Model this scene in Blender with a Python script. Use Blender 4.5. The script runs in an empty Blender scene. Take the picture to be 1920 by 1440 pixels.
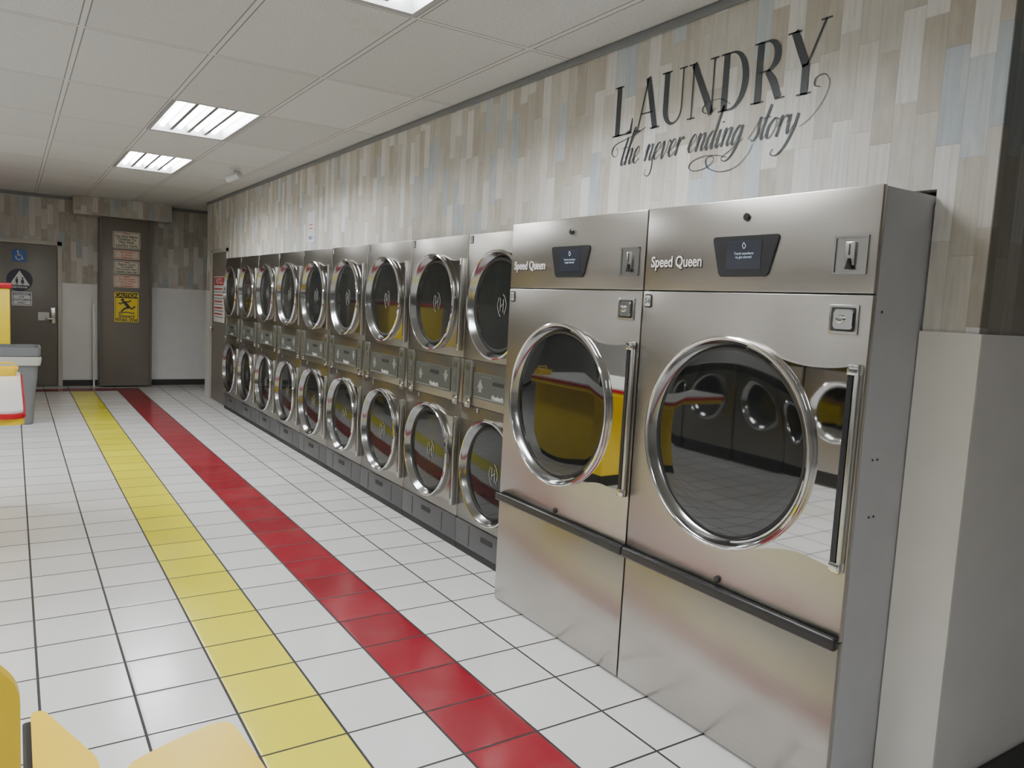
import bpy, bmesh, math, random
from mathutils import Matrix, Vector
random.seed(4)
S = bpy.context.scene
COL = S.collection

# ------------------------------------------------------------------ materials
class NT:
    def __init__(s, name):
        s.mat = bpy.data.materials.new(name); s.mat.use_nodes = True
        s.t = s.mat.node_tree; s.n = s.t.nodes; s.l = s.t.links
        s.b = s.n['Principled BSDF']
    def put(s, node, i, v):
        if v is None: return
        if hasattr(v, 'links') or isinstance(v, bpy.types.NodeSocket): s.l.new(v, node.inputs[i])
        else: node.inputs[i].default_value = v
    def m(s, op, a, b=None, c=None):
        n = s.n.new('ShaderNodeMath'); n.operation = op
        s.put(n, 0, a); s.put(n, 1, b); s.put(n, 2, c)
        return n.outputs[0]
    def mix(s, f, a, b, mode='MIX'):
        n = s.n.new('ShaderNodeMix'); n.data_type = 'RGBA'; n.blend_type = mode
        s.put(n, 0, f); s.put(n, 6, a if not isinstance(a, tuple) else (*a, 1)); s.put(n, 7, b if not isinstance(b, tuple) else (*b, 1))
        return n.outputs[2]
    def pos(s):
        g = s.n.new('ShaderNodeNewGeometry'); x = s.n.new('ShaderNodeSeparateXYZ')
        s.l.new(g.outputs['Position'], x.inputs[0]); return x.outputs[0], x.outputs[1], x.outputs[2]
    def comb(s, x, y, z):
        c = s.n.new('ShaderNodeCombineXYZ'); s.put(c, 0, x); s.put(c, 1, y); s.put(c, 2, z); return c.outputs[0]
    def white(s, v):
        w = s.n.new('ShaderNodeTexWhiteNoise'); w.noise_dimensions = '3D'; s.l.new(v, w.inputs['Vector']); return w.outputs['Value']
    def noise(s, v, scale, detail=3):
        w = s.n.new('ShaderNodeTexNoise'); w.inputs['Scale'].default_value = scale; w.inputs['Detail'].default_value = detail
        if v is not None: s.l.new(v, w.inputs['Vector'])
        return w.outputs[0]
    def ramp(s, f, stops, interp='CONSTANT'):
        r = s.n.new('ShaderNodeValToRGB'); cr = r.color_ramp; cr.interpolation = interp
        while len(cr.elements) < len(stops): cr.elements.new(0.5)
        for e, (p, c) in zip(cr.elements, stops): e.position = p; e.color = (*c, 1)
        s.l.new(f, r.inputs[0]); return r.outputs[0]
    def bump(s, h, strength, dist=0.002):
        b = s.n.new('ShaderNodeBump'); b.inputs['Strength'].default_value = strength; b.inputs['Distance'].default_value = dist
        s.l.new(h, b.inputs['Height']); s.l.new(b.outputs[0], s.b.inputs['Normal'])

def pm(name, col, rough=0.5, metal=0.0, ior=None, emit=None, es=0, var=0.06, scale=(6, 6, 6), coat=0):
    t = NT(name)
    x, y, z = t.pos()
    v = t.comb(t.m('MULTIPLY', x, scale[0]), t.m('MULTIPLY', y, scale[1]), t.m('MULTIPLY', z, scale[2]))
    nz = t.noise(v, 1.0, 2)
    lo = tuple(max(0, c * (1 - var)) for c in col); hi = tuple(min(1, c * (1 + var)) for c in col)
    t.l.new(t.mix(nz, lo, hi), t.b.inputs['Base Color'])
    t.b.inputs['Roughness'].default_value = rough
    t.b.inputs['Metallic'].default_value = metal
    if ior: t.b.inputs['IOR'].default_value = ior
    if coat: t.b.inputs['Coat Weight'].default_value = coat; t.b.inputs['Coat Roughness'].default_value = 0.05
    if emit:
        t.b.inputs['Emission Color'].default_value = (*emit, 1); t.b.inputs['Emission Strength'].default_value = es
    return t.mat

def brushed(name, col, rough, var=0.08):
    t = NT(name)
    x, y, z = t.pos()
    v = t.comb(t.m('MULTIPLY', x, 1.5), t.m('MULTIPLY', y, 1.5), t.m('MULTIPLY', z, 180))
    nz = t.noise(v, 1.0, 3)
    v2 = t.comb(t.m('MULTIPLY', x, 1.6), t.m('MULTIPLY', y, 1.6), t.m('MULTIPLY', z, 1.6))
    n2 = t.noise(v2, 1.0, 2)
    lo = tuple(c * (1 - var) for c in col); hi = tuple(min(1, c * (1 + var)) for c in col)
    t.l.new(t.mix(nz, lo, hi), t.b.inputs['Base Color'])
    t.l.new(t.m('ADD', t.m('MULTIPLY', n2, 0.12), rough - 0.06), t.b.inputs['Roughness'])
    t.b.inputs['Metallic'].default_value = 1.0
    t.bump(t.m('ADD', n2, t.m('MULTIPLY', nz, 0.02)), 0.16, 0.004)
    return t.mat

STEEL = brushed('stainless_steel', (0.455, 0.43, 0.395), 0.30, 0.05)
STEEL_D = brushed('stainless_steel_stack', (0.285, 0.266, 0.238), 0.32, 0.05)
CHROME = pm('chrome', (0.66, 0.66, 0.66), 0.08, 1.0, var=0.02)
CHROME_R = pm('satin_chrome', (0.46, 0.455, 0.44), 0.25, 1.0, var=0.03)
CHROME_D = pm('dark_chrome', (0.33, 0.33, 0.33), 0.16, 1.0, var=0.03)
MIRROR = pm('polished_steel_plate', (0.62, 0.61, 0.60), 0.025, 1.0, var=0.02)
PLATE2 = pm('steel_hinge_plate', (0.36, 0.345, 0.32), 0.14, 1.0, var=0.02)
GLASS = pm('tinted_door_glass', (0.009, 0.010, 0.010), 0.03, 0.0, ior=1.85, var=0.1)
GLASS2 = pm('dark_stack_door_glass', (0.018, 0.019, 0.018), 0.05, 0.0, ior=1.5, var=0.1)
BLACK = pm('black_plastic', (0.02, 0.02, 0.022), 0.25)
BLACKM = pm('matte_black', (0.02, 0.02, 0.02), 0.6)
RUBBER = pm('dark_rubber', (0.035, 0.033, 0.03), 0.7)
GREYP = pm('grey_painted_panel', (0.46, 0.465, 0.485), 0.45)
CONSOLE = pm('dark_console', (0.075, 0.08, 0.073), 0.35)
CONSOLE_L = pm('console_silver', (0.22, 0.215, 0.18), 0.35, 0.5)
LINT = pm('lint_drawer_grey', (0.085, 0.085, 0.088), 0.45)
GREYMARK = pm('grey_marking', (0.42, 0.42, 0.40), 0.5)
DIMMARK = pm('dim_console_marking', (0.24, 0.245, 0.225), 0.5)
EMBLEM = pm('emblem_grey', (0.26, 0.26, 0.25), 0.5)
WHITEINK = pm('white_ink', (0.65, 0.65, 0.64), 0.5)
LETTER = pm('silver_letter', (0.60, 0.585, 0.57), 0.4)
LETTER_O = pm('letter_outline', (0.08, 0.04, 0.035), 0.4)
INK = pm('dark_ink', (0.04, 0.045, 0.05), 0.5)
REDINK = pm('red_ink', (0.55, 0.04, 0.03), 0.5)
BLUEINK = pm('blue_ink', (0.05, 0.08, 0.45), 0.5)
SCREEN = pm('display_screen', (0.015, 0.016, 0.022), 0.12, emit=(0.3, 0.33, 0.42), es=0.06)
SCREENTXT = pm('display_text', (0.4, 0.5, 0.6), 0.4, emit=(0.6, 0.75, 0.9), es=0.35)
LCD = pm('lcd_window', (0.06, 0.07, 0.04), 0.2)
OFFWHITE = pm('white_wainscot', (0.68, 0.67, 0.66), 0.5, var=0.05)
CREAMW = pm('cream_wainscot', (0.70, 0.675, 0.62), 0.5, var=0.05)
NEARW_SHADE = pm('end_wall_wainscot', (0.62, 0.605, 0.59), 0.5, var=0.05)  # white wainscot toned down, the end wall's shade put into its colour
DOORM = pm('brown_grey_door', (0.165, 0.148, 0.124), 0.4, var=0.05)
FRAME = pm('door_frame_grey', (0.44, 0.41, 0.36), 0.5)
CROWN = pm('grey_crown_trim', (0.20, 0.205, 0.21), 0.5)
PAPER = pm('sign_white', (0.68, 0.68, 0.68), 0.5)
CREAM = pm('sign_cream', (0.60, 0.55, 0.45), 0.5)
BLUES = pm('sign_blue', (0.02, 0.10, 0.34), 0.4)
NAVY = pm('sign_navy', (0.012, 0.012, 0.035), 0.4)
YELS = pm('sign_yellow', (0.80, 0.60, 0.02), 0.4)
YELLOW = pm('yellow_laminate', (0.88, 0.60, 0.02), 0.35)
YELBASE = pm('yellow_bulkhead', (0.82, 0.60, 0.02), 0.35)
RED = pm('red_edge', (0.50, 0.01, 0.02), 0.3)
TABLETOP = pm('white_laminate', (0.75, 0.74, 0.71), 0.25)
BIN = pm('grey_bin_plastic', (0.15, 0.155, 0.16), 0.5)
LINER = pm('bin_liner', (0.45, 0.44, 0.41), 0.35)
CAMW = pm('camera_white', (0.6, 0.6, 0.6), 0.4)
HOUS = pm('fixture_white', (0.34, 0.34, 0.34), 0.4)
RIDGE = pm('fixture_reflector', (0.14, 0.14, 0.14), 0.4)
TUBE = pm('fluorescent_tube', (1, 1, 1), 0.4, emit=(0.955, 0.985, 1.0), es=88)
PLAINW = pm('plain_wall_paint', (0.50, 0.495, 0.48), 0.6)

def wallpaper(name, dark=1.0):
    t = NT(name); x, y, z = t.pos()
    s = t.m('ADD', t.m('ADD', x, y), 50.0)
    W, L = 0.074, 0.29
    sc = t.m('DIVIDE', s, W); ci = t.m('FLOOR', sc)
    off = t.white(t.comb(ci, 3.3, 1.7))
    rr = t.m('ADD', t.m('DIVIDE', z, L), t.m('MULTIPLY', off, 7.0)); ri = t.m('FLOOR', rr)
    rnd = t.white(t.comb(ci, ri, 9.1)); rnd2 = t.white(t.comb(ri, ci, 2.2))
    P = [(0.56, 0.525, 0.465), (0.47, 0.43, 0.365), (0.66, 0.635, 0.59), (0.51, 0.475, 0.415), (0.44, 0.49, 0.52),
         (0.70, 0.685, 0.65), (0.43, 0.39, 0.325), (0.545, 0.515, 0.465), (0.50, 0.54, 0.56), (0.61, 0.58, 0.525)]
    w = [0, .16, .30, .44, .56, .64, .74, .81, .89, .94]
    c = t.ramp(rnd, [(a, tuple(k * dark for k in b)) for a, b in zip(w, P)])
    g = t.noise(t.comb(t.m('MULTIPLY', s, 75), ci, t.m('ADD', t.m('MULTIPLY', z, 4.0), t.m('MULTIPLY', ri, 3.7))), 1.0, 5)
    g2 = t.noise(t.comb(t.m('MULTIPLY', s, 16), ri, t.m('MULTIPLY', z, 7)), 1.0, 4)
    c = t.mix(t.m('MAXIMUM', 0.0, t.m('MULTIPLY', t.m('SUBTRACT', g, 0.45), 1.2)), c, (0.28 * dark, 0.25 * dark, 0.205 * dark))
    c = t.mix(t.m('MAXIMUM', 0.0, t.m('MULTIPLY', t.m('SUBTRACT', g2, 0.50), 1.5)), c, (0.72 * dark, 0.705 * dark, 0.67 * dark))
    fx = t.m('FRACT', sc); e1 = t.m('LESS_THAN', t.m('MINIMUM', fx, t.m('SUBTRACT', 1.0, fx)), 0.020)
    fz = t.m('FRACT', rr); e2 = t.m('LESS_THAN', fz, 0.010)
    e = t.m('MULTIPLY', t.m('MAXIMUM', e1, e2), 0.25)
    c = t.mix(e, c, (0.20 * dark, 0.18 * dark, 0.15 * dark))
    t.l.new(c, t.b.inputs['Base Color']); t.b.inputs['Roughness'].default_value = 0.55
    return t.mat
WALLP = wallpaper('plank_wallpaper'); WALLP_SHADE = wallpaper('plank_wallpaper_dark', 0.42); WALLP_DIM = wallpaper('plank_wallpaper_back', 0.78)  # one paper; darker copies paint in end-wall shade and back-wall dimness

def floor_mat():
    t = NT('floor_tiles'); x, y, z = t.pos(); T = 0.305
    tx = t.m('DIVIDE', t.m('SUBTRACT', x, 0.068), T); ty = t.m('DIVIDE', t.m('SUBTRACT', y, 2.145), T)
    ix = t.m('FLOOR', tx); iy = t.m('FLOOR', ty); fx = t.m('FRACT', tx); fy = t.m('FRACT', ty)
    d = t.m('MINIMUM', t.m('MINIMUM', fx, t.m('SUBTRACT', 1.0, fx)), t.m('MINIMUM', fy, t.m('SUBTRACT', 1.0, fy)))
    grout = t.m('LESS_THAN', d, 0.0155)
    rnd = t.white(t.comb(ix, iy, 1.0))
    def eq(a, v): return t.m('COMPARE', a, v, 0.3)
    near = t.m('LESS_THAN', iy, 33.5); band = t.m('MULTIPLY', eq(iy, 34.0), t.m('MULTIPLY', t.m('LESS_THAN', ix, 4.5), t.m('GREATER_THAN', ix, -0.5)))
    yel = t.m('MULTIPLY', eq(ix, 2.0), near); red = t.m('MAXIMUM', t.m('MULTIPLY', eq(ix, 4.0), near), band)
    wcol = t.mix(rnd, (0.74, 0.73, 0.72), (0.81, 0.80, 0.79))
    ycol = t.mix(rnd, (0.78, 0.71, 0.03), (0.88, 0.81, 0.045))
    rcol = t.mix(rnd, (0.27, 0.006, 0.020), (0.33, 0.010, 0.027))
    c = t.mix(yel, wcol, ycol); c = t.mix(red, c, rcol)
    dirt = t.noise(t.comb(t.m('MULTIPLY', x, 3), t.m('MULTIPLY', y, 3), 0.0), 1.0, 5)
    c = t.mix(t.m('MAXIMUM', 0.0, t.m('MULTIPLY', t.m('SUBTRACT', dirt, 0.52), 0.35)), c, (0.45, 0.42, 0.38))
    c = t.mix(grout, c, (0.035, 0.032, 0.03))
    t.l.new(c, t.b.inputs['Base Color'])
    r = t.m('ADD', t.m('MULTIPLY', dirt, 0.15), t.m('ADD', 0.12, t.m('MULTIPLY', grout, 0.5)))
    t.l.new(r, t.b.inputs['Roughness'])
    h = t.m('ADD', t.m('SMOOTH_MIN', t.m('MULTIPLY', d, 25.0), 1.0, 0.4), t.m('MULTIPLY', rnd, 0.1))
    t.bump(h, 0.5, 0.0015)
    return t.mat
FLOORM = floor_mat()

def ceil_mat():
    t = NT('ceiling_tiles'); x, y, z = t.pos()
    tx = t.m('DIVIDE', t.m('SUBTRACT', x, 0.30), 0.61); ty = t.m('DIVIDE', t.m('SUBTRACT', y, 3.26), 1.22)
    fx = t.m('FRACT', tx); fy = t.m('FRACT', ty); ix = t.m('FLOOR', tx); iy = t.m('FLOOR', ty)
    dx = t.m('MULTIPLY', t.m('MINIMUM', fx, t.m('SUBTRACT', 1.0, fx)), 0.61)
    dy = t.m('MULTIPLY', t.m('MINIMUM', fy, t.m('SUBTRACT', 1.0, fy)), 1.22)
    d = t.m('MINIMUM', dx, dy); bar = t.m('LESS_THAN', d, 0.012); edge = t.m('LESS_THAN', d, 0.018)
    rnd = t.white(t.comb(ix, iy, 4.0))
    c = t.mix(rnd, (0.55, 0.55, 0.54), (0.62, 0.62, 0.61))
    sp = t.noise(t.comb(t.m('MULTIPLY', x, 90), t.m('MULTIPLY', y, 90), 0.0), 1.0, 2)
    c = t.mix(t.m('MAXIMUM', 0.0, t.m('MULTIPLY', t.m('SUBTRACT', sp, 0.45), 1.4)), c, (0.33, 0.325, 0.31))
    st = t.noise(t.comb(t.m('MULTIPLY', x, 1.3), t.m('MULTIPLY', y, 1.3), 3.0), 1.0, 4)
    c = t.mix(t.m('MULTIPLY', t.m('GREATER_THAN', st, 0.66), 0.15), c, (0.40, 0.35, 0.26))
    c = t.mix(t.m('MULTIPLY', edge, 0.9), c, (0.16, 0.155, 0.15)); c = t.mix(bar, c, (0.60, 0.595, 0.58))  # dark rim beside the bars is their slight shadow, painted in
    t.l.new(c, t.b.inputs['Base Color']); t.b.inputs['Roughness'].default_value = 0.8
    t.bump(sp, 0.5, 0.003)
    return t.mat
CEILM = ceil_mat()

# ------------------------------------------------------------------ mesh helpers
def fin(bm, name, mat, parent=None, loc=(0, 0, 0), rz=0, smooth=False):
    bmesh.ops.recalc_face_normals(bm, faces=bm.faces)
    me = bpy.data.meshes.new(name); bm.to_mesh(me); bm.free()
    if mat: me.materials.append(mat)
    if smooth:
        for p in me.polygons: p.use_smooth = True
        me.set_sharp_from_angle(angle=math.radians(35))
    return mko(name, me, parent, loc, rz)
def mko(name, me, parent=None, loc=(0, 0, 0), rz=0):
    o = bpy.data.objects.new(name, me); COL.objects.link(o)
    o.location = loc; o.rotation_euler = (0, 0, rz)
    if parent: o.parent = parent
    return o
def addbox(bm, x0, x1, y0, y1, z0, z1):
    r = bmesh.ops.create_cube(bm, size=1)
    for v in r['verts']:
        v.co = Vector(((x0 + x1) / 2 + v.co.x * (x1 - x0), (y0 + y1) / 2 + v.co.y * (y1 - y0), (z0 + z1) / 2 + v.co.z * (z1 - z0)))
def box(name, x0, x1, y0, y1, z0, z1, mat, parent=None, bevel=0.0, seg=2, loc=(0, 0, 0), rz=0):
    bm = bmesh.new(); addbox(bm, x0, x1, y0, y1, z0, z1)
    if bevel: bmesh.ops.bevel(bm, geom=bm.edges[:], offset=bevel, segments=seg, profile=0.5, affect='EDGES')
    return fin(bm, name, mat, parent, loc, rz, bool(bevel))
def boxes(name, L, mat, parent=None, loc=(0, 0, 0), rz=0):
    bm = bmesh.new()
    for b in L: addbox(bm, *b)
    return fin(bm, name, mat, parent, loc, rz)
def lathe(name, prof, mat, parent=None, cx=0, cz=0, n=72, loc=(0, 0, 0)):
    """profile of (radius, y) revolved around the y axis through (cx,cz)"""
    bm = bmesh.new(); rings = []
    for r, y in prof:
        if r < 1e-6: rings.append([bm.verts.new((cx, y, cz))])
        else: rings.append([bm.verts.new((cx + r * math.cos(2 * math.pi * i / n), y, cz + r * math.sin(2 * math.pi * i / n))) for i in range(n)])
    for a, b in zip(rings, rings[1:]):
        for i in range(n):
            j = (i + 1) % n
            if len(a) == 1: bm.faces.new((a[0], b[i], b[j]))
            elif len(b) == 1: bm.faces.new((a[i], a[j], b[0]))
            else: bm.faces.new((a[i], a[j], b[j], b[i]))
    return fin(bm, name, mat, parent, loc, 0, True)
def prism(name, pts, y0, y1, mat, parent=None, bevel=0.0, loc=(0, 0, 0), rz=0):
    """polygon in x,z extruded in y"""
    bm = bmesh.new()
    a = [bm.verts.new((x, y0, z)) for x, z in pts]; b = [bm.verts.new((x, y1, z)) for x, z in pts]
    bm.faces.new(a); bm.faces.new(b[::-1]); n = len(pts)
    for i in range(n): bm.faces.new((a[i], b[i], b[(i + 1) % n], a[(i + 1) % n]))
    if bevel: bmesh.ops.bevel(bm, geom=[e for e in bm.edges if abs(e.verts[0].co.y - e.verts[1].co.y) < 1e-6], offset=bevel, segments=2, affect='EDGES')
    return fin(bm, name, mat, parent, loc, rz, bool(bevel))
def hprism(name, pts, z0, z1, mat, parent=None, bevel=0.0, loc=(0, 0, 0)):
    bm = bmesh.new()
    a = [bm.verts.new((x, y, z0)) for x, y in pts]; b = [bm.verts.new((x, y, z1)) for x, y in pts]
    bm.faces.new(a); bm.faces.new(b[::-1]); n = len(pts)
    for i in range(n): bm.faces.new((a[i], b[i], b[(i + 1) % n], a[(i + 1) % n]))
    if bevel: bmesh.ops.bevel(bm, geom=[e for e in bm.edges if abs(e.verts[0].co.z - e.verts[1].co.z) < 1e-6], offset=bevel, segments=3, affect='EDGES')
    return fin(bm, name, mat, parent, loc, 0, bool(bevel))
def roundpoly(pts, r, n=6):
    out = []; N = len(pts)
    for i in range(N):
        p0, p1, p2 = Vector(pts[i - 1]), Vector(pts[i]), Vector(pts[(i + 1) % N])
        d0 = (p0 - p1); d2 = (p2 - p1); k = min(r, d0.length * .45, d2.length * .45)
        a = p1 + d0.normalized() * k; b = p1 + d2.normalized() * k
        for j in range(n + 1):
            t = j / n; q = a * (1 - t) ** 2 + p1 * 2 * t * (1 - t) + b * t * t
            out.append((q.x, q.y))
    return out
def rrect(w, h, r, cx=0, cy=0):
    return roundpoly([(cx - w / 2, cy - h / 2), (cx + w / 2, cy - h / 2), (cx + w / 2, cy + h / 2), (cx - w / 2, cy + h / 2)], r)
def loft(name, loops, mat, parent=None, loc=(0, 0, 0), capb=True, capt=False):
    bm = bmesh.new(); R = [[bm.verts.new((x, y, z)) for x, y in pts] for pts, z in loops]
    for a, b in zip(R, R[1:]):
        for i in range(len(a)): bm.faces.new((a[i], a[(i + 1) % len(a)], b[(i + 1) % len(a)], b[i]))
    if capb: bm.faces.new(R[0])
    if capt: bm.faces.new(R[-1])
    return fin(bm, name, mat, parent, loc, 0, True)
def empty(name, loc, rz=0):
    e = bpy.data.objects.new(name, None); e.empty_display_size = 0.1; COL.objects.link(e)
    e.location = loc; e.rotation_euler = (0, 0, rz); return e
def textmesh(s, size, bold=0.0, sx=1.0, align='CENTER', extr=0.0, shear=0):
    c = bpy.data.curves.new('txt', 'FONT'); c.body = s; c.size = size; c.align_x = align; c.align_y = 'CENTER'
    c.offset = bold; c.extrude = extr; c.resolution_u = 3; c.shear = shear
    o = bpy.data.objects.new('txt', c); COL.objects.link(o)
    bpy.context.view_layer.update()
    me = bpy.data.meshes.new_from_object(o.evaluated_get(bpy.context.evaluated_depsgraph_get()))
    bpy.data.objects.remove(o); bpy.data.curves.remove(c)
    for v in me.vertices: v.co = Vector((v.co.x * sx, -v.co.z, v.co.y))
    me.materials.clear()
    return me
def text(name, s, size, x, y, z, mat, parent=None, **k):
    me = textmesh(s, size, **k); me.materials.append(mat); me.name = name
    return mko(name, me, parent, (x, y, z))
def catmull(P, n=8):
    if len(P) < 3: return [tuple(p) for p in P]
    Q = [P[0]] + list(P) + [P[-1]]; out = []
    for i in range(1, len(Q) - 2):
        p0, p1, p2, p3 = [Vector(q) for q in Q[i - 1:i + 3]]
        for j in range(n):
            t = j / n
            out.append(tuple(0.5 * ((2 * p1) + (p2 - p0) * t + (2 * p0 - 5 * p1 + 4 * p2 - p3) * t * t + (3 * p1 - p0 - 3 * p2 + p3) * t ** 3)))
    out.append(tuple(P[-1])); return out
def ribbon(bm, pts, w, y=0.0, call=None):
    """flat stroke in xz; w float/list or calligraphic (thin,thick)"""
    n = len(pts); prev = None
    for i, p in enumerate(pts):
        a = Vector(pts[max(0, i - 1)][:2]); b = Vector(pts[min(n - 1, i + 1)][:2]); d = (b - a)
        if d.length < 1e-9: continue
        d.normalize(); nn = Vector((-d.y, d.x))
        if call: ww = call[0] + (call[1] - call[0]) * max(0, -d.y) ** 1.5
        else: ww = w[i] if isinstance(w, (list, tuple)) else w
        q = Vector(p[:2]); l = q + nn * ww / 2; r = q - nn * ww / 2
        cur = (bm.verts.new((l.x, y, l.y)), bm.verts.new((r.x, y, r.y)))
        if prev: bm.faces.new((prev[0], prev[1], cur[1], cur[0]))
        prev = cur
def fpoly(bm, pts, y=0.0): bm.faces.new([bm.verts.new((x, y, z)) for x, z in pts])
def ff(bm, name, mat, parent=None, loc=(0, 0, 0), rz=0):
    for f in bm.faces:
        f.normal_update()
        if f.normal.y > 0: f.normal_flip()
    me = bpy.data.meshes.new(name); bm.to_mesh(me); bm.free(); me.materials.append(mat)
    return mko(name, me, parent, loc, rz)
def tag(o, label, cat, group=None):
    o['label'] = label; o['category'] = cat
    if group: o['group'] = group
def struct(o): o['kind'] = 'structure'; return o
def clone(root, loc, skip=()):
    """copy a thing and its parts"""
    new = root.copy(); COL.objects.link(new); new.location = loc
    def rec(src, dst):
        for ch in src.children:
            if any(ch.name.startswith(s) for s in skip): continue
            c = ch.copy(); COL.objects.link(c); c.parent = dst; rec(ch, c)
    rec(root, new); return new

H = 2.79; XW = 2.384; RZ = -math.pi / 2

# ------------------------------------------------------------------ room shell
struct(box('floor', -4.7, 3.7, -3.1, 13.3, -0.1, 0, FLOORM))
FIX = [(1, -1), (1, 2), (1, 4), (-4, -1), (-4, 1), (-4, 3), (-7, 0), (-7, 3), (-2, -3)]  # cell indices (ix,iy); last fixture is unseen, added to brighten near side faces
bm = bmesh.new()
for ix in range(-9, 6):
    for iy in range(-6, 9):
        if (ix, iy) in FIX: continue
        x0 = max(0.30 + ix * .61, -4.7); x1 = min(0.30 + (ix + 1) * .61, 3.7); y0 = max(3.26 + iy * 1.22, -3.1); y1 = min(3.26 + (iy + 1) * 1.22, 13.3)
        if x1 <= x0 or y1 <= y0: continue
        bm.faces.new([bm.verts.new(p) for p in ((x0, y0, H), (x0, y1, H), (x1, y1, H), (x1, y0, H))])
bmesh.ops.remove_doubles(bm, verts=bm.verts, dist=1e-4)
struct(fin(bm, 'ceiling', CEILM))
struct(boxes('wall_right', [(XW, 2.5, 1.153, 11.9, 1.965, H), (XW, 2.5, 1.153, 1.322, 0, 1.965), (XW, 2.5, 10.515, 11.9, 0, 1.965)], WALLP))
struct(box('wall_near', XW + .001, 3.6, 1.150, 1.1529, 0, H, WALLP_SHADE))
struct(box('wall_back', -4.7, 3.7, 13.2, 13.3, 0, H, WALLP_DIM))
struct(box('wall_left', -4.8, -4.7, -3.1, 13.3, 0, H, PLAINW))
struct(box('wall_outer', 3.6, 3.7, -3.1, 13.2, 0, H, PLAINW))
struct(box('wall_rear', -4.7, 3.7, -3.2, -3.1, 0, H, PLAINW))
WZ = 1.53
struct(boxes('trim_1', [(XW - .010, XW - .0005, 1.140, 1.325, 0, WZ)], CREAMW))
struct(boxes('trim_2', [(XW, 3.6, 1.140, 1.1495, 0, WZ)], NEARW_SHADE))
struct(boxes('trim_3', [(-4.7, -.40, 13.188, 13.2, 0.09, WZ), (.62, 1.08, 13.188, 13.2, 0.09, WZ), (1.80, 3.6, 13.188, 13.2, 0.09, WZ)], OFFWHITE))
struct(boxes('trim_4', [(XW - .012, XW, 10.52, 10.58, 0, WZ), (XW - .012, XW, 11.55, 11.9, 0, WZ)], OFFWHITE))
struct(box('trim_5', XW - .016, XW, 1.140, 11.9, H - .040, H - .002, CROWN, bevel=.005))
struct(box('trim_6', XW + .001, 3.6, 1.135, 1.1495, H - .040, H - .002, CROWN))
struct(boxes('trim_7', [(-4.7, .756, 13.18, 13.2, H - .05, H - .002), (2.05, 3.6, 13.18, 13.2, H - .05, H - .002)], CROWN))
struct(box('trim_8', .756, 2.05, 12.8, 13.199, 2.53, H - .002, WALLP_DIM))
struct(box('trim_9', 1.005, 1.03, 13.0, 13.025, 0, 1.24, OFFWHITE, bevel=.004))
struct(boxes('baseboard_back', [(.62, 1.08, 13.18, 13.2, 0, .09), (1.80, 3.6, 13.18, 13.2, 0, .09), (-4.7, -.40, 13.18, 13.2, 0, .09)], RUBBER))
struct(box('baseboard_near', XW + .02, 3.6, 1.128, 1.1395, 0, .10, RUBBER))
# doors
d1 = struct(box('door_1', -.34, .56, 13.165, 13.198, .01, 2.06, DOORM, bevel=.004))
struct(boxes('trim_10', [(-.40, -.345, 13.15, 13.2, 0, 2.12), (.565, .62, 13.15, 13.2, 0, 2.12), (-.40, .62, 13.15, 13.2, 2.065, 2.12)], FRAME))
lever = box('door_handle', .40, .53, 13.10, 13.125, .985, 1.01, CHROME_R, d1, bevel=.006)
box('lock_plate', .475, .535, 13.15, 13.164, .93, 1.16, CHROME_R, d1, bevel=.004)
d2 = struct(box('door_2', XW - .012, XW - .002, 10.64, 11.48, .01, 2.05, DOORM))
struct(boxes('trim_11', [(XW - .02, XW - .001, 10.58, 10.635, 0, 2.10), (XW - .02, XW - .001, 11.485, 11.54, 0, 2.10), (XW - .02, XW - .001, 10.58, 11.54, 2.055, 2.10)], FRAME))
box('door_handle', XW - .06, XW - .015, 11.36, 11.40, .97, 1.03, CHROME_R, d2, bevel=.01)
d3 = struct(box('door_3', 1.09, 1.80, 12.95, 13.187, .02, 2.525, DOORM, bevel=.006))
boxes('door_frame', [(1.09, 1.125, 12.935, 12.949, .02, 2.52), (1.765, 1.80, 12.935, 12.949, .02, 2.52)], pm('door_edge_brown', (0.11, 0.10, 0.088), 0.4), d3)

# ------------------------------------------------------------------ ceiling lights
def fixture():
    e = empty('ceiling_light', (0, 0, H))
    w, l, h = .605 / 2, 1.215 / 2, .10
    bm = bmesh.new()
    o = [bm.verts.new(p) for p in ((-w, -l, 0), (w, -l, 0), (w, l, 0), (-w, l, 0))]
    i = [bm.verts.new(p) for p in ((-w + .03, -l + .03, 0), (w - .03, -l + .03, 0), (w - .03, l - .03, 0), (-w + .03, l - .03, 0))]
    t = [bm.verts.new(p) for p in ((-w + .05, -l + .05, h), (w - .05, -l + .05, h), (w - .05, l - .05, h), (-w + .05, l - .05, h))]
    for k in range(4):
        j = (k + 1) % 4
        bm.faces.new((o[k], o[j], i[j], i[k])); bm.faces.new((i[k], i[j], t[j], t[k]))
    bm.faces.new(t)
    fin(bm, 'housing', HOUS, e)
    for k in range(4):
        x = -.195 + k * .13
        bm = bmesh.new()
        bmesh.ops.create_cone(bm, cap_ends=True, segments=8, radius1=.017, radius2=.017, depth=1.08, matrix=Matrix.Translation((x, 0, .045)) @ Matrix.Rotation(math.pi / 2, 4, 'X'))
        fin(bm, 'fluorescent_tube', TUBE, e, smooth=True)
    for k in range(3):
        x = -.13 + k * .13
        prism('reflector_ridge', [(x - .030, .099), (x - .012, .012), (x + .012, .012), (x + .030, .099)], -.55, .55, RIDGE, e)
    return e
fx0 = fixture()
cells = [(0.30 + (ix + .5) * .61, 3.26 + (iy + .5) * 1.22) for ix, iy in FIX]
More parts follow.
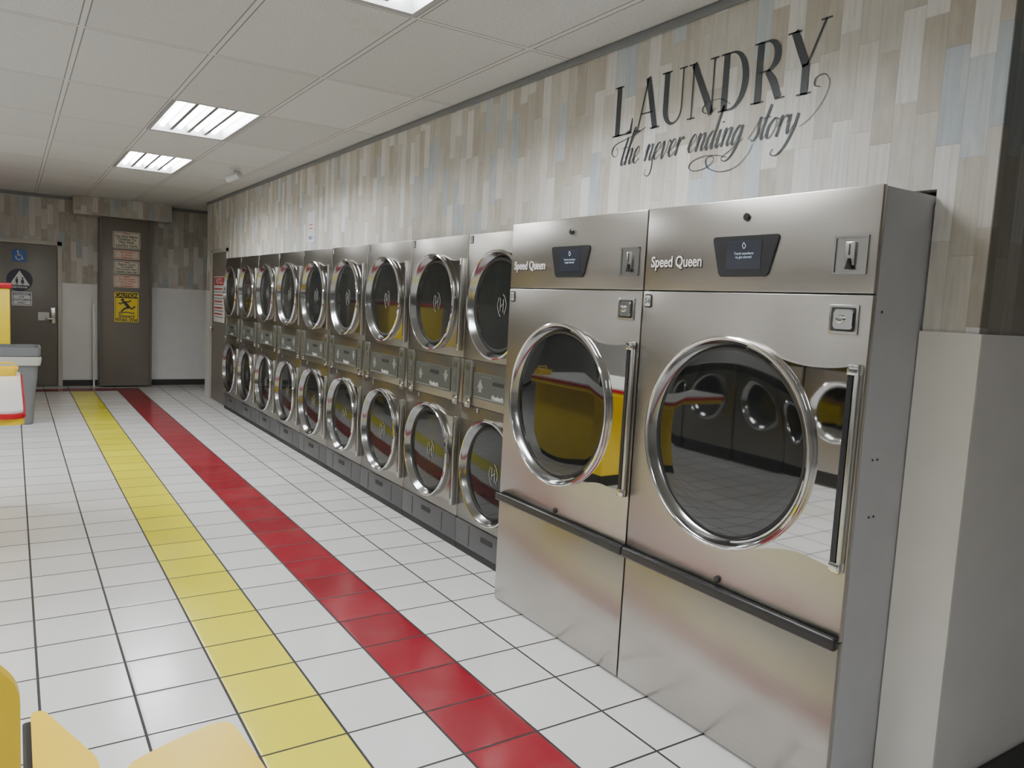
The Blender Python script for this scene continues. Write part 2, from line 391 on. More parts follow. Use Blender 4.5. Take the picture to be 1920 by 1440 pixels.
for k, (x, y) in enumerate(cells):
    f = fx0 if k == 0 else clone(fx0, (x, y, H))
    f.location = (x, y, H)
    tag(f, 'recessed white ceiling fixture with four fluorescent tubes', 'ceiling light', 'recessed fluorescent ceiling lights')  # last one is an added fill light, out of view

# security camera
sc = empty('security_camera', (1.93, 8.32, H)); tag(sc, 'small white bullet security camera under the ceiling tiles', 'security camera')
bm = bmesh.new(); bmesh.ops.create_cone(bm, cap_ends=True, segments=24, radius1=.045, radius2=.055, depth=.02, matrix=Matrix.Translation((0, 0, -.011))); fin(bm, 'mount_base', CAMW, sc, smooth=True)
bm = bmesh.new(); bmesh.ops.create_cone(bm, cap_ends=True, segments=16, radius1=.014, radius2=.014, depth=.06, matrix=Matrix.Translation((0, 0, -.05))); fin(bm, 'mount_arm', CAMW, sc, smooth=True)
M = Matrix.Translation((-.02, -.03, -.095)) @ Matrix.Rotation(math.radians(-60), 4, 'Z') @ Matrix.Rotation(math.radians(75), 4, 'Y')
bm = bmesh.new(); bmesh.ops.create_cone(bm, cap_ends=True, segments=24, radius1=.036, radius2=.036, depth=.17, matrix=M); fin(bm, 'camera_body', CAMW, sc, smooth=True)
bm = bmesh.new(); bmesh.ops.create_cone(bm, cap_ends=True, segments=24, radius1=.028, radius2=.028, depth=.012, matrix=M @ Matrix.Translation((0, 0, -.088))); fin(bm, 'lens', BLACK, sc, smooth=True)

# ------------------------------------------------------------------ large dryers (local: x right, -y to viewer)
def coin_recess(parent, x0, x1, z0, z1):
    b = boxes('coin_slot', [(x0, x0 + .006, -.006, .001, z0, z1), (x1 - .006, x1, -.006, .001, z0, z1), (x0, x1, -.006, .001, z0, z0 + .006), (x0, x1, -.006, .001, z1 - .006, z1), (x0 + .005, x1 - .005, -.002, .001, z0 + .005, z1 - .005)], CHROME_R, parent)
    return b
def large_dryer():
    e = empty('tumble_dryer', (2.118, 1.8205, 0), RZ); w = .491
    box('cabinet_body', -w, w, .022, .80, .012, 1.946, GREYP, e, bevel=.004)
    box('base_plinth', -w + .01, w - .01, .03, .78, 0, .012, BLACKM, e)
    cp = box('control_panel', -w, w, 0, .021, 1.631, 1.949, STEEL, e, bevel=.004)
    box('front_panel', -w, w, 0, .021, .563, 1.627, STEEL, e, bevel=.004)
    box('lower_panel', -w, w, 0, .021, .012, .559, STEEL, e, bevel=.004)
    r = box('bumper_rail', -w - .002, w + .002, -.028, .0, .538, .580, BLACK, e, bevel=.010, seg=4)
    # door
    cx, cz = -.015, 1.10
    door = lathe('door', [(.368, -.001), (.375, -.018), (.377, -.030), (.3745, -.038), (.369, -.041), (.363, -.039), (.360, -.035)], CHROME, e, cx, cz, 96)
    lathe('inner_ring', [(.3603, -.0355), (.356, -.027), (.349, -.013), (.341, -.005)], CHROME_D, door, cx, cz, 96)
    lathe('door_gasket', [(.343, -.0055), (.338, -.009), (.329, -.0085), (.325, -.0055)], BLACK, door, cx, cz, 96)
    lathe('door_glass', [(.342, -.005), (.33, -.0062), (.24, -.0068), (.12, -.0072), (0, -.0074)], GLASS, door, cx, cz, 96)
    top = catmull([(.05, 1.455), (.14, 1.437), (.22, 1.412), (.30, 1.401), (.39, 1.403), (.482, 1.418)], 8)
    bot = catmull([(.482, .785), (.42, .797), (.32, .805), (.22, .785), (.14, .757), (.05, .742)], 8)
    out = [(cx + .345 * math.cos(math.radians(a)), cz + .345 * math.sin(math.radians(a))) for a in range(-78, 80, 3)]
    prism('door_plate', top + bot + out, -.018, -.001, MIRROR, door, bevel=.002)
    h = boxes('door_handle', [(.450, .468, -.026, -.0185, .80, 1.40)], BLACK, door)
    box('handle_trim', .4685, .486, -.025, -.001, .80, 1.405, CHROME_R, h, bevel=.004)
    for z0, z1 in ((1.388, 1.422), (.782, .815)):
        box('handle_bracket', .448, .487, -.031, -.001, z0, z1, CHROME, h, bevel=.004)
    # display
    dp = prism('display', roundpoly([(-.143, 1.822), (.147, 1.822), (.108, 1.682), (-.102, 1.682)], .014, 5), -.006, 0.001, BLACK, e, bevel=.002)
    prism('screen', [(-.072, 1.806), (.078, 1.806), (.078, 1.708), (-.072, 1.708)], -.0075, -.006, SCREEN, dp)
    text('screen_text', 'Touch anywhere\nto get started', .0125, .004, -.0082, 1.755, SCREENTXT, dp)
    bm = bmesh.new(); ribbon(bm, catmull([(-.004, 1.787), (.0, 1.798), (.006, 1.793), (.01, 1.785), (.003, 1.778), (-.004, 1.787)], 4), .002, -.0082); ff(bm, 'screen_icon', SCREENTXT, dp)
    # coin slot
    c = coin_recess(e, .350, .463, 1.688, 1.803)
    box('slot_plate', .392, .424, -.010, -.001, 1.715, 1.785, CHROME_R, c, bevel=.002)
    box('coin_opening', .404, .408, -.0115, -.0095, 1.745, 1.778, BLACKM, c)
    prism('coin_knob', [(.398, 1.703), (.420, 1.703), (.411, 1.735), (.407, 1.735)], -.018, -.010, BLACK, c, bevel=.002)
    lathe('panel_lock', [(.013, 0), (.013, -.006), (.009, -.009), (0, -.009)], BLACK, e, 0, 1.886, 20)
    lathe('panel_lock', [(.013, 0), (.013, -.006), (.009, -.009), (0, -.009)], BLACK, e, 0, .602, 20)
    # coin return box
    b = box('coin_vault', .355, .455, -.007, .001, 1.508, 1.597, CHROME_R, e, bevel=.003)
    prism('vault_recess', rrect(.082, .072, .006, .405, 1.5525), -.0085, -.0068, BLACKM, b)
    prism('vault_plate', rrect(.064, .060, .01, .409, 1.5525), -.016, -.008, CHROME, b, bevel=.003)
    lathe('vault_lock', [(.013, -.015), (.013, -.022), (.008, -.024), (0, -.024)], CHROME, b, .402, 1.553, 20)
    # maker's lettering
    text('brand_lettering_outline', 'Speed Queen', .058, -.322, -.0006, 1.737, LETTER_O, e, bold=.0042, sx=.84)
    text('brand_lettering', 'Speed Queen', .058, -.322, -.003, 1.738, LETTER, e, bold=.0011, sx=.84, extr=.0012)
    # side screws
    for y, z in ((.08, 1.13), (.105, 1.13), (.09, .95), (.115, .95), (.05, 1.58)):
        bm = bmesh.new(); bmesh.ops.create_cone(bm, cap_ends=True, segments=12, radius1=.004, radius2=.003, depth=.003, matrix=Matrix.Translation((w + .001, y, z)) @ Matrix.Rotation(math.pi / 2, 4, 'Y')); fin(bm, 'side_screw', RUBBER, e)
    return e
def numplate(e, n, x, z, w=.036, h=.052, size=.03, y=0):
    p = prism('number_plate', rrect(w, h, .006, x, z), y - .002, y + .0005, BLACKM, e)
    prism('plate_face', rrect(w * .8, h * .8, .004, x, z), y - .0026, y - .0018, GREYMARK, p)
    text('plate_number', n, size, x, y - .0032, z, INK, p, bold=.0006)
ld = large_dryer()
ld2 = clone(ld, (2.118, 1.8205 + .99, 0))
numplate(ld, '56', -.462, 1.589); numplate(ld2, '55', -.462, 1.589)
tag(ld, 'large stainless steel dryer numbered 56 at the row end', 'dryer', 'large single-door dryers')
tag(ld2, 'large stainless steel dryer numbered 55 beside the stacked dryers', 'dryer', 'large single-door dryers')

# ------------------------------------------------------------------ stacked dryers
def stack():
    e = empty('stacked_dryer', (2.336, 4.53, 0), RZ); w = .3965
    box('cabinet_body', -w, w, .016, .75, .0, 1.955, GREYP, e)
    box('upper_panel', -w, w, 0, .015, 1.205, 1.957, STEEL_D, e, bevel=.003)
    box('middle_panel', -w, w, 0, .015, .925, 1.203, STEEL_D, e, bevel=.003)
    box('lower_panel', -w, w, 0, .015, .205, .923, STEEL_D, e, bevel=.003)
    l = box('lint_drawer', -w, w, -.004, .015, .045, .20, LINT, e, bevel=.004)
    prism('drawer_pull', rrect(.13, .032, .01, -.02, .145), -.0065, -.0035, BLACKM, l)
    prism('drawer_seam', [(-.23, .06), (-.225, .06), (-.225, .185), (-.23, .185)], -.0055, -.0035, BLACKM, l)
    prism('drawer_seam', [(.21, .06), (.215, .06), (.215, .185), (.21, .185)], -.0055, -.0035, BLACKM, l)
    box('kick_strip', -w, w, .004, .016, 0, .044, BLACKM, e)
    for cz in (1.54, .562):
        cx = -.01
        d = lathe('door', [(.306, -.001), (.311, -.022), (.314, -.034), (.3115, -.042), (.305, -.045), (.299, -.044)], CHROME_R, e, cx, cz, 72)
        lathe('door_rim', [(.2995, -.0442), (.305, -.0462), (.312, -.0426), (.3145, -.035)], CHROME, d, cx, cz, 72)
        lathe('inner_ring', [(.2995, -.0438), (.292, -.034), (.280, -.012), (.274, -.006)], CHROME_D, d, cx, cz, 72)
        lathe('door_gasket', [(.276, -.006), (.270, -.012), (.258, -.011), (.254, -.0065)], BLACKM, d, cx, cz, 72)
        lathe('door_glass', [(.274, -.0055), (.22, -.0075), (.12, -.009), (0, -.0095)], GLASS2, d, cx, cz, 72)
        top = catmull([(.05, cz + .300), (.14, cz + .285), (.21, cz + .268), (.28, cz + .262), (.372, cz + .268)], 5)
        bot = catmull([(.372, cz - .285), (.28, cz - .278), (.21, cz - .278), (.14, cz - .290), (.05, cz - .302)], 5)
        out = [(cx + .288 * math.cos(math.radians(a)), cz + .288 * math.sin(math.radians(a))) for a in range(-78, 80, 4)]
        prism('door_plate', top + bot + out, -.016, -.001, PLATE2, d, bevel=.0015)
        h = box('door_handle', .346, .376, -.030, -.001, cz - .292, cz + .275, CHROME_R, d, bevel=.005)
        box('handle_groove', .354, .360, -.0315, -.0295, cz - .25, cz + .235, BLACKM, h)
        bm = bmesh.new(); sx, sz = .03, cz; Y = -.0115
        ribbon(bm, catmull([(sx - .030, sz + .045), (sx - .046, sz), (sx - .026, sz - .05), (sx - .008, sz - .062)], 5), [.006] * 60, Y)
        ribbon(bm, catmull([(sx + .008, sz + .062), (sx + .030, sz + .045), (sx + .046, sz), (sx + .028, sz - .05)], 5), [.006] * 60, Y)
        ribbon(bm, [(sx - .016, sz + .04), (sx - .016, sz - .034)], .007, Y); ribbon(bm, [(sx + .016, sz + .034), (sx + .016, sz - .04)], .007, Y)
        ribbon(bm, [(sx - .016, sz - .012), (sx + .016, sz + .012)], .006, Y)
        ff(bm, 'door_emblem', EMBLEM, d)
    c = prism('console', rrect(.50, .155, .012, .0, 1.055), -.008, 0, CONSOLE, e, bevel=.002)
    text('brand_lettering', 'Huebsch', .036, .03, -.0092, 1.005, WHITEINK, c, bold=.0014)
    prism('console_stripe', [(-.245, .990), (.245, .990), (.245, .985), (-.245, .985)], -.009, -.0075, DIMMARK, c)
    for s, x in ((1, -.17), (-1, .19)):
        z = 1.065
        prism('arrow_mark', [(x - .035, z - s * .02), (x, z + s * .032), (x + .035, z - s * .02), (x + .014, z - s * .02), (x + .014, z - s * .045), (x - .014, z - s * .045), (x - .014, z - s * .02)][::s], -.009, -.0075, DIMMARK, c)
    prism('button_strip', rrect(.12, .022, .008, .03, 1.085), -.010, -.0075, BLACKM, c)
    text('control_text', 'HIGH  LOW  MED', .014, -.10, -.0092, 1.115, DIMMARK, c)
    for x in (-.318, .318):
        p = prism('coin_meter', rrect(.082, .235, .02, x, 1.085), -.012, 0, CONSOLE_L, e, bevel=.003)
        prism('meter_face', rrect(.062, .205, .014, x, 1.087), -.0135, -.0115, CONSOLE, p)
        prism('meter_display', rrect(.040, .03, .004, x, 1.155), -.0148, -.013, LCD, p)
        prism('coin_opening', [(x - .003, 1.085), (x + .003, 1.085), (x + .003, 1.125), (x - .003, 1.125)], -.0148, -.013, CHROME, p)
        for k in range(3):
            lathe('meter_button', [(.006, -.013), (.006, -.017), (0, -.018)], CHROME_R, p, x, 1.065 - k * .022, 12)
        v = prism('coin_vault', rrect(.066, .07, .006, x, .950 - .005), -.008, 0, CHROME_R, e, bevel=.002)
        lathe('vault_lock', [(.02, -.008), (.02, -.014), (.012, -.017), (0, -.017)], CHROME, v, x, .945, 20)
    return e
st = stack(); stacks = [st]
Y0 = 3.333; PW = .797
st.location = (2.336, Y0 + PW / 2, 0)
for i in range(1, 9): stacks.append(clone(st, (2.336, Y0 + PW * (i + .5), 0)))
for i, s in enumerate(stacks):
    n = 53 - 2 * (i)
    numplate(s, str(n), -.362, 1.925, w=.034, h=.044, size=.024)
    numplate(s, str(n + 1 if n + 1 != 55 else 54), -.20, .905, w=.026, h=.03, size=.018)
    tag(s, 'stacked pair of stainless steel dryers beside the large dryer' if i == 0 else ('stacked pair of stainless steel dryers beside the door' if i == 8 else 'stacked pair of stainless steel dryers with round glass doors'), 'dryer', 'stacked dryers along the wallpapered wall')

# ------------------------------------------------------------------ wall lettering: LAUNDRY
TK, TN = .135, .030
bm = bmesh.new()
def st_(pts, w, ox): ribbon(bm, [(x + ox, z) for x, z in pts], w)
def serif(x, z, w, ox, up):
    s = 1 if up else -1
    fpoly(bm, [(ox + x - w / 2, z), (ox + x + w / 2, z), (ox + x + w / 2, z + s * .028), (ox + x - w / 2, z + s * .028)])
def arc(cx, cz, rx, rz, a0, a1, n=20): return [(cx + rx * math.cos(math.radians(a0 + (a1 - a0) * i / n)), cz + rz * math.sin(math.radians(a0 + (a1 - a0) * i / n))) for i in range(n + 1)]
def bowl(cx, cz, rx, rz, ox, a0, a1):
    p = arc(cx, cz, rx, rz, a0, a1); n = len(p)
    w = [TN + (TK - TN) * abs(math.cos(math.radians(a0 + (a1 - a0) * i / (n - 1)))) ** 1.3 for i in range(n)]
    st_(p, w, ox)
ox = 0
# L
st_([(.13, 0), (.13, 1)], TK, ox); serif(.13, 0, .28, ox, True); serif(.13, 1, .28, ox, False)
st_([(.13, .015), (.56, .015)], TN, ox); fpoly(bm, [(ox + .38, .028), (ox + .58, 0), (ox + .60, .30), (ox + .575, .30), (ox + .52, .08)])
ox += .66
# A
st_([(.09, 0), (.345, 1.0)], TN * 1.1, ox); st_([(.335, 1.01), (.60, 0)], TK, ox); st_([(.16, .33), (.52, .33)], TN, ox); serif(.09, 0, .20, ox, True); serif(.60, 0, .27, ox, True)
ox += .74
# U
p = [(.13, 1), (.13, .30)] + arc(.345, .28, .215, .27, 180, 360, 16)[1:] + [(.56, 1)]
w = [TK, TK] + [TK + (TN - TK) * min(1, i / 9) for i in range(1, 17)] + [TN]
st_(p, w, ox); serif(.13, 1, .27, ox, False); serif(.56, 1, .20, ox, False)
ox += .73
# N
st_([(.10, 0), (.10, 1)], TN, ox); st_([(.10, .99), (.60, .02)], TK, ox); st_([(.60, 0), (.60, 1)], TN, ox)
serif(.10, 0, .20, ox, True); serif(.06, 1, .18, ox, False); serif(.60, 1, .20, ox, False)
ox += .76
# D
st_([(.13, 0), (.13, 1)], TK, ox); serif(.10, 0, .20, ox, True); serif(.10, 1, .20, ox, False)
st_([(.13, .985), (.27, .985)], TN, ox); st_([(.13, .015), (.27, .015)], TN, ox); bowl(.26, .5, .32, .485, ox, 90, -90)
ox += .74
# R
st_([(.13, 0), (.13, 1)], TK, ox); serif(.13, 0, .28, ox, True); serif(.10, 1, .20, ox, False)
st_([(.13, .985), (.27, .985)], TN, ox); st_([(.13, .50), (.27, .50)], TN, ox); bowl(.27, .7425, .22, .2425, ox, 90, -90)
st_([(.30, .50), (.44, .30), (.56, .03)], [.10, TK, TK], ox); serif(.60, 0, .20, ox, True)
ox += .72
# Y
st_([(.08, 1), (.34, .42)], TK, ox); st_([(.66, 1.07), (.36, .42)], TN * 1.2, ox); st_([(.34, .45), (.34, -.03)], TK, ox)
serif(.08, 1, .26, ox, False); serif(.66, 1.07, .2, ox, False); serif(.34, -.03, .28, ox, True)
ox += .74
SX = 1.135 / ox; SZ = .225
for v in bm.verts: v.co = Vector((v.co.x * SX, 0, v.co.z * SZ))
o = ff(bm, 'wall_lettering', INK, None, (XW - .003, 2.885, 2.352), RZ)
tag(o, 'dark serif wall decal reading LAUNDRY on plank wallpaper', 'wall decal')

# script line
G = {
 't': ([[(.28, 1.75), (.2, 1.0), (.17, .25), (.3, 0), (.5, .25)], [(-.02, 1.08), (.2, 1.12), (.5, 1.1)]], .47),
 'h': ([[(.0, .4), (.3, 1.5), (.42, 2.15), (.28, 2.25), (.16, 1.6), (.1, 0)], [(.1, .4), (.28, .88), (.46, .98), (.5, .7), (.48, .2), (.6, 0), (.8, .25)]], .76),
 'e': ([[(-.05, .25), (.3, .5), (.46, .8), (.32, 1.02), (.1, .75), (.08, .28), (.28, 0), (.62, .28)]], .58),
 'n': ([[(-.02, .5), (.1, .98), (.16, .85), (.12, 0)], [(.13, .4), (.32, .88), (.5, .98), (.54, .7), (.5, .2), (.62, 0), (.82, .25)]], .78),
 'v': ([[(-.02, .6), (.1, 1), (.18, .8), (.22, .1), (.32, 0), (.5, .45), (.56, 1.0), (.78, .85)]], .70),
 'r': ([[(-.02, .5), (.1, 1.02), (.16, .85), (.12, 0)], [(.14, .5), (.28, .9), (.44, 1.02), (.5, .88)]], .55),
 'd': ([[(.48, .85), (.3, 1), (.06, .6), (.1, .1), (.26, .02), (.46, .5)], [(.62, 2.3), (.54, 1.4), (.48, .25), (.6, 0), (.8, .25)]], .76),
 'i': ([[(-.02, .4), (.12, 1), (.1, .25), (.2, 0), (.4, .25)], [(.17, 1.42), (.19, 1.34)]], .38),
 'g': ([[(.48, .85), (.3, 1), (.06, .6), (.1, .1), (.26, .02), (.46, .5)], [(.53, 1), (.48, 0), (.36, -.8), (.08, -1.15), (-.25, -1.0), (-.2, -.7), (.15, -.4), (.8, .25)]], .78),
 's': ([[(-.1, .15), (.2, .75), (.36, 1.2), (.36, .85), (.46, .35), (.28, 0), (.05, .12)]], .55),
 'o': ([[(.3, 1), (.06, .62), (.1, .12), (.28, 0), (.48, .35), (.46, .85), (.3, 1), (.62, .9)]], .62),
 'y': ([[(-.02, .6), (.1, 1), (.14, .4), (.26, .05), (.48, .45)], [(.58, 1), (.5, 0), (.34, -.9), (.05, -1.35), (-.35, -1.2), (-.3, -.85)]], .78)}
bm = bmesh.new(); ox = 0
UX, UZ = .0715, .070
def put(pts, call=(.0034, .0120), raw=False):
    q = pts if raw else [((x + ox + .30 * z) * UX, (z if z > 0 else z * .72) * UZ) for x, z in pts]
    ribbon(bm, catmull(q, 8), .004, 0, call)
for ch in 'the never ending story':
    if ch == ' ': ox += .52; continue
    g, adv = G[ch]
    for s in g: put(s)
    ox += adv
LT = (.0028, .0065)
put([(.17, .150), (.10, .128), (.02, .112), (-.035, .098), (-.055, .068), (-.035, .045), (-.012, .058), (-.022, .085)], LT, True)
put([(.225, .015), (.222, -.035), (.205, -.065), (.178, -.058), (.185, -.035)], LT, True)
put([(.655, .160), (.60, .190), (.53, .188), (.505, .162), (.535, .145), (.58, .160)], LT, True)
put([(.655, -.045), (.60, -.030), (.53, -.025), (.47, -.038), (.452, -.060), (.48, -.078), (.54, -.074), (.585, -.050), (.575, -.030), (.545, -.040), (.56, -.075), (.63, -.098), (.71, -.085), (.76, -.045), (.78, -.01)], LT, True)
put([(.985, .020), (1.03, .045), (1.075, .095), (1.095, .150), (1.075, .185), (1.04, .180), (1.035, .155), (1.06, .145)], LT, True)
o = ff(bm, 'wall_script', INK, None, (XW - .003, 2.83, 2.215), RZ)
tag(o, 'dark script wall decal reading the never ending story', 'wall decal')

# ------------------------------------------------------------------ signs
def sign(name, w, h, loc, face, lines, label, rz=0, border=None, cat='sign'):
    o = prism(name, rrect(w, h, min(.02, h * .12)), -.004, .0, face, None, loc=loc, rz=rz)
    if border:
        t = .006; a, b = w / 2 - .012, h / 2 - .012
        boxes('border', [(-a, a, -.0048, -.004, b - t, b), (-a, a, -.0048, -.004, -b, -b + t), (-a, -a + t, -.0048, -.004, -b, b), (a - t, a, -.0048, -.004, -b, b)], border, o)
    for s, sz, z, m in lines: text('lettering', s, sz, 0, -.0055, z, m, o, bold=sz * .02)
    tag(o, label, cat); return o
YB = 12.944
sx = 1.45
sign('sign', .37, .25, (sx, YB, 2.21), CREAM, [('Please', .03, .095, REDINK), ('Do Not Allow', .05, .055, INK), ('Children To', .05, .012, INK), ('Play With', .05, -.032, INK), ('Laundry Carts', .05, -.078, INK)], 'cream sign about children and laundry carts on brown door', border=INK)
sign('sign', .35, .13, (sx, YB, 1.995), CREAM, [('No Smoking', .034, .035, REDINK), ('In Laundry', .034, .0, REDINK), ('Thank You', .034, -.036, REDINK)], 'small cream sign with red lettering on brown door', border=REDINK)
sign('sign', .35, .19, (sx, YB, 1.81), CREAM, [('Please', .026, .074, REDINK), ('Return Carts', .044, .042, INK), ('To Inside', .044, .006, INK), ('The Laundry After', .038, -.03, INK), ('Loading Your Car', .038, -.066, INK)], 'cream sign about returning laundry carts on brown door', border=INK)
sign('sign', .35, .18, (sx, YB, 1.60), CREAM, [('Please', .026, .068, REDINK), ('Do Not Leave', .038, .034, REDINK), ('Laundry In Washers', .032, .0, REDINK), ('Or Dryers', .036, -.034, REDINK), ('Unattended', .036, -.068, REDINK)], 'cream sign with small red lettering on brown door', border=REDINK)
c = sign('caution_sign', .33, .45, (sx, YB, 1.215), YELS, [('Slippery', .070, -.135, INK), ('When Wet', .066, -.188, INK)], 'yellow caution slippery when wet sign on brown door', border=INK)
prism('header_band', rrect(.296, .074, .006, 0, .174), -.0052, -.0039, BLACKM, c)
text('header_lettering', 'CAUTION', .068, 0, -.0066, .174, YELS, c, bold=.0015)
bm = bmesh.new()
Yf = -.0056
fpoly(bm, arc(-.055, .108, .022, .022, 0, 350, 14), Yf)
ribbon(bm, [(-.045, .085), (.0, .037), (.035, -.008)], [.035, .045, .04], Yf); ribbon(bm, [(-.04, .08), (-.085, .045), (-.11, .06)], .018, Yf)
ribbon(bm, [(-.03, .08), (.03, .08), (.06, .105)], .018, Yf); ribbon(bm, [(.03, -.003), (-.03, -.023), (-.075, -.07)], .024, Yf); ribbon(bm, [(.035, -.003), (.075, -.023), (.115, .017)], .024, Yf)
ribbon(bm, [(-.11, -.088), (.0, -.078), (.11, -.092)], .014, Yf)
ff(bm, 'slipping_figure', INK, c)
# restroom door signs
YD = 13.163
a = sign('accessible_sign', .17, .17, (.095, YD, 1.885), BLUES, [], 'blue wheelchair accessibility sign on restroom door')
bm = bmesh.new(); ribbon(bm, arc(-.005, -.02, .038, .038, 150, 400, 24), .010, -.0055); fpoly(bm, arc(-.018, .06, .012, .012, 0, 340, 12), -.0055)
ribbon(bm, [(-.018, .045), (-.012, .0), (.025, .0), (.042, -.045), (.055, -.04)], .012, -.0055); ribbon(bm, [(-.015, .022), (.02, .022)], .009, -.0055); ff(bm, 'wheelchair_symbol', PAPER, a)
r = empty('restroom_sign', (.095, YD, 1.54)); tag(r, 'round navy restroom sign with white triangle and figures', 'sign')
lathe('sign_disc', [(.16, 0), (.16, -.004), (0, -.004)], NAVY, r, n=48)
bm = bmesh.new(); fpoly(bm, [(-.125, -.075), (.125, -.075), (0, .135)], -.0052); ff(bm, 'white_triangle', PAPER, r)
bm = bmesh.new()
for x, sk in ((-.035, 0), (.035, 1)):
    fpoly(bm, arc(x, .028, .012, .012, 0, 340, 12), -.0062)
    if sk: fpoly(bm, [(x - .010, .012), (x + .010, .012), (x + .024, -.04), (x - .024, -.04)], -.0062)
    else: fpoly(bm, [(x - .017, .012), (x + .017, .012), (x + .013, -.04), (x - .013, -.04)], -.0062)
    ribbon(bm, [(x - .006, -.038), (x - .006, -.07)], .008, -.0062); ribbon(bm, [(x + .006, -.038), (x + .006, -.07)], .008, -.0062)
ff(bm, 'figures', NAVY, r)
text('lettering', 'RESTROOM', .036, 0, -.0055, -.105, PAPER, r, bold=.001)
sign('sign', .245, .20, (.12, YD, 1.275), PAPER, [('RESTROOM', .042, .06, NAVY), ('FOR', .032, .022, NAVY), ('CUSTOMERS', .038, -.018, NAVY), ('ONLY', .038, -.06, NAVY)], 'white sign reading restroom for customers only', border=NAVY)
sign('notice', .14, .12, (.385, YD, 1.03), PAPER, [], 'small white notice beside the restroom door handle', cat='notice')
# poster on side door
p = sign('poster', .62, .62, (XW - .0125, 11.02, 1.42), PAPER, [('NOTICE', .10, .245, PAPER)], 'white and red rules poster on grey side door', rz=RZ, cat='poster')
boxes('red_header', [(-.29, .29, -.005, -.004, .19, .30)], RED, p)
boxes('red_rows', [(-.27, .20, -.005, -.004, .13 - k * .085, .150 - k * .085) for k in range(5)], RED, p)
boxes('text_rows', [(-.27, .25, -.005, -.004, .095 - k * .085, .103 - k * .085) for k in range(5)], INK, p)
pp = sign('paper_notice', .21, .29, (XW - .0005, 7.25, 2.18), PAPER, [('ONLY', .045, -.10, BLUEINK)], 'white paper notice taped above the stacked dryers', rz=RZ, cat='notice')
boxes('red_rows', [(-.05, .05, -.005, -.004, .02 - k * .035, .028 - k * .035) for k in range(2)], REDINK, pp)

# ------------------------------------------------------------------ left side furniture
b = empty('trash_bin', (-.03, 9.85, 0)); tag(b, 'grey plastic trash bin with white liner near the table', 'trash bin')
loft('bin_body', [(rrect(.40, .40, .05), 0), (rrect(.42, .42, .05), .01), (rrect(.52, .50, .06), .72), (rrect(.54, .52, .06), .74), (rrect(.56, .54, .06), .74), (rrect(.57, .55, .06), .83), (rrect(.53, .51, .05), .83), (rrect(.50, .48, .05), .5), (rrect(.40, .38, .04), .05)], BIN, b, capt=True)
def wob(w, h, amp, ph): return [(x * (1 + amp * math.sin(i * 1.7 + ph)), y * (1 + amp * math.cos(i * 1.3 + ph))) for i, (x, y) in enumerate(rrect(w, h, .06))]
loft('bin_liner', [(wob(.555, .535, .01, 0), .64), (wob(.58, .56, .012, 1), .70), (wob(.58, .56, .01, 2), .735)], LINER, b, capb=False)
# folding table with red edge
t = empty('folding_table', (-.36, 5.30, 0)); tag(t, 'white folding table with red edge and yellow base', 'table')
hprism('table_top', roundpoly([(-.40, -.95), (.40, -.95), (.40, .95), (-.40, .95)], .07), .885, .912, TABLETOP, t, bevel=.003)
hprism('edge_band', roundpoly([(-.412, -.962), (.412, -.962), (.412, .962), (-.412, .962)], .08), .874, .900, RED, t, bevel=.004)
hprism('apron', roundpoly([(-.39, -.94), (.405, -.94), (.405, .94), (-.39, .94)], .06), .842, .873, YELBASE, t)
box('table_base', -.34, .26, -.22, .93, .10, .842, YELBASE, t, bevel=.006)
box('base_kick', -.33, .25, -.20, .91, 0, .10, BLACKM, t)
# yellow wash bulkhead with red cap
k = empty('washer_bulkhead', (-.52, 11.15, 0)); tag(k, 'yellow bulkhead with red top cap behind trash bin', 'bulkhead')
box('bulkhead_body', -.5, .5, -.75, .75, .09, 1.44, YELBASE, k, bevel=.01)
box('top_cap', -.53, .52, -.78, .78, 1.44, 1.50, RED, k, bevel=.01)
box('bulkhead_base', -.48, .48, -.73, .73, 0, .09, BLACKM, k)
y = empty('yellow_caddy', (-.05, 6.05, .912)); tag(y, 'small yellow plastic caddy resting on the folding table', 'caddy')
loft('caddy_body', [(rrect(.13, .16, .02), 0), (rrect(.16, .19, .03), .05), (rrect(.15, .18, .03), .05), (rrect(.12, .15, .02), .006)], YELLOW, y, capt=True)
prism('caddy_handle', [(-.07, .04), (-.05, .085), (.05, .085), (.07, .04), (.06, .04), (.044, .075), (-.044, .075), (-.06, .04)], -.008, .008, YELLOW, y)

# seats near camera
s1 = empty('stool', (.33, 1.62, 0)); tag(s1, 'yellow laminate stool with rounded seat near the aisle', 'stool')
pts = roundpoly([(.455, 1.945), (.30, 1.89), (.19, 1.83), (.19, 1.36), (.42, 1.34), (.485, 1.45), (.478, 1.70)], .05)
hprism('seat', [(x - .33, y_ - 1.62) for x, y_ in pts], .428, .452, YELLOW, s1, bevel=.004)
hprism('seat_edge', [((x - .33) * .985, (y_ - 1.62) * .985) for x, y_ in pts], .412, .4275, BLACKM, s1)
bm = bmesh.new(); bmesh.ops.create_cone(bm, cap_ends=True, segments=24, radius1=.03, radius2=.03, depth=.40, matrix=Matrix.Translation((0, 0, .212))); fin(bm, 'pedestal', BLACKM, s1, smooth=True)
bm = bmesh.new(); bmesh.ops.create_cone(bm, cap_ends=True, segments=32, radius1=.12, radius2=.09, depth=.02, matrix=Matrix.Translation((0, 0, .01))); fin(bm, 'pedestal_foot', BLACKM, s1, smooth=True)
s2 = empty('chair', (.05, 1.75, 0)); tag(s2, 'yellow laminate chair with dark edging and upright back', 'chair')
pts = roundpoly([(.028, 2.19), (.055, 2.19), (.155, 1.90), (.155, 1.44), (.028, 1.44)], .03)
hprism('seat', [(x - .05, y_ - 1.75) for x, y_ in pts], .43, .452, YELLOW, s2, bevel=.003)
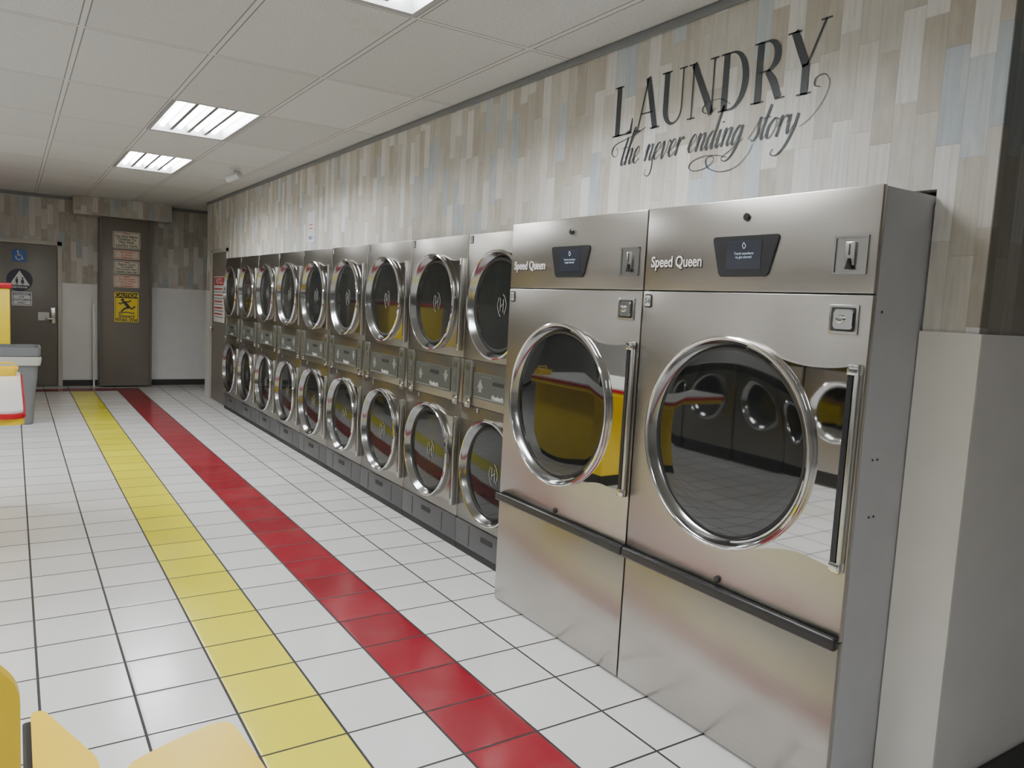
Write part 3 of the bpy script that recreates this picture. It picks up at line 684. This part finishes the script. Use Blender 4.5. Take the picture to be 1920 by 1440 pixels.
hprism('seat_edge', [(x - .068, y_ - 1.755) for x, y_ in pts], .385, .4295, BLACKM, s2)
prism('backrest', roundpoly([(-.55, .40), (-.046, .40), (-.046, .895), (-.095, .955), (-.55, .975)], .03), -.36, -.335, YELLOW, s2, bevel=.004)
for y_ in (-.30, .25):
    box('leg', -.02, .02, y_ - .02, y_ + .02, 0, .384, BLACKM, s2, bevel=.004)

# ------------------------------------------------------------------ washers (seen mirrored in the dryer doors)
def washer():
    e = empty('washing_machine', (-2.2, 4, 0), math.pi / 2)
    box('washer_body', -.40, .40, 0, .8, .14, 1.30, STEEL_D, e, bevel=.01)
    box('washer_base', -.39, .39, .02, .78, 0, .14, BLACKM, e)
    box('control_panel', -.39, .39, -.01, -.0005, 1.10, 1.28, BLACK, e, bevel=.003)
    d = lathe('door', [(.29, -.001), (.29, -.05), (.275, -.06), (.25, -.045), (.23, -.01)], CHROME, e, 0, .72, 48)
    lathe('door_glass', [(.235, -.012), (.1, -.03), (0, -.035)], GLASS, d, 0, .72, 48)
    return e
w0 = washer(); ws = [w0]
for i in range(1, 6): ws.append(clone(w0, (-2.2, 2.6 + .82 * i, 0)))
w0.location = (-2.2, 2.6, 0)
for w_ in ws: tag(w_, 'steel front-loading washer with round dark door', 'washing machine', 'front-loading washers along the far aisle')

# ------------------------------------------------------------------ world + camera
wd = bpy.data.worlds.new('World'); S.world = wd; wd.use_nodes = True
wd.node_tree.nodes['Background'].inputs[0].default_value = (0.6, 0.6, 0.62, 1); wd.node_tree.nodes['Background'].inputs[1].default_value = 0.15
cam = bpy.data.cameras.new('camera'); co = bpy.data.objects.new('camera', cam); COL.objects.link(co)
dep = Vector((-938, -196, 1440)).normalized(); rt = Vector((2217, -29, 1440)); rt = (rt - dep * rt.dot(dep)).normalized(); dn = dep.cross(rt)
def W(i): return Vector((rt[i], dep[i], -dn[i]))
xr, yd, zf = W(0), W(1), W(2)
M = Matrix(((xr.x, -yd.x, -zf.x, 0), (xr.y, -yd.y, -zf.y, 0), (xr.z, -yd.z, -zf.z, 1.54), (0, 0, 0, 1)))
co.matrix_world = M
cam.sensor_width = 36; cam.lens = 27.0; cam.clip_start = .05; cam.clip_end = 60
S.camera = co
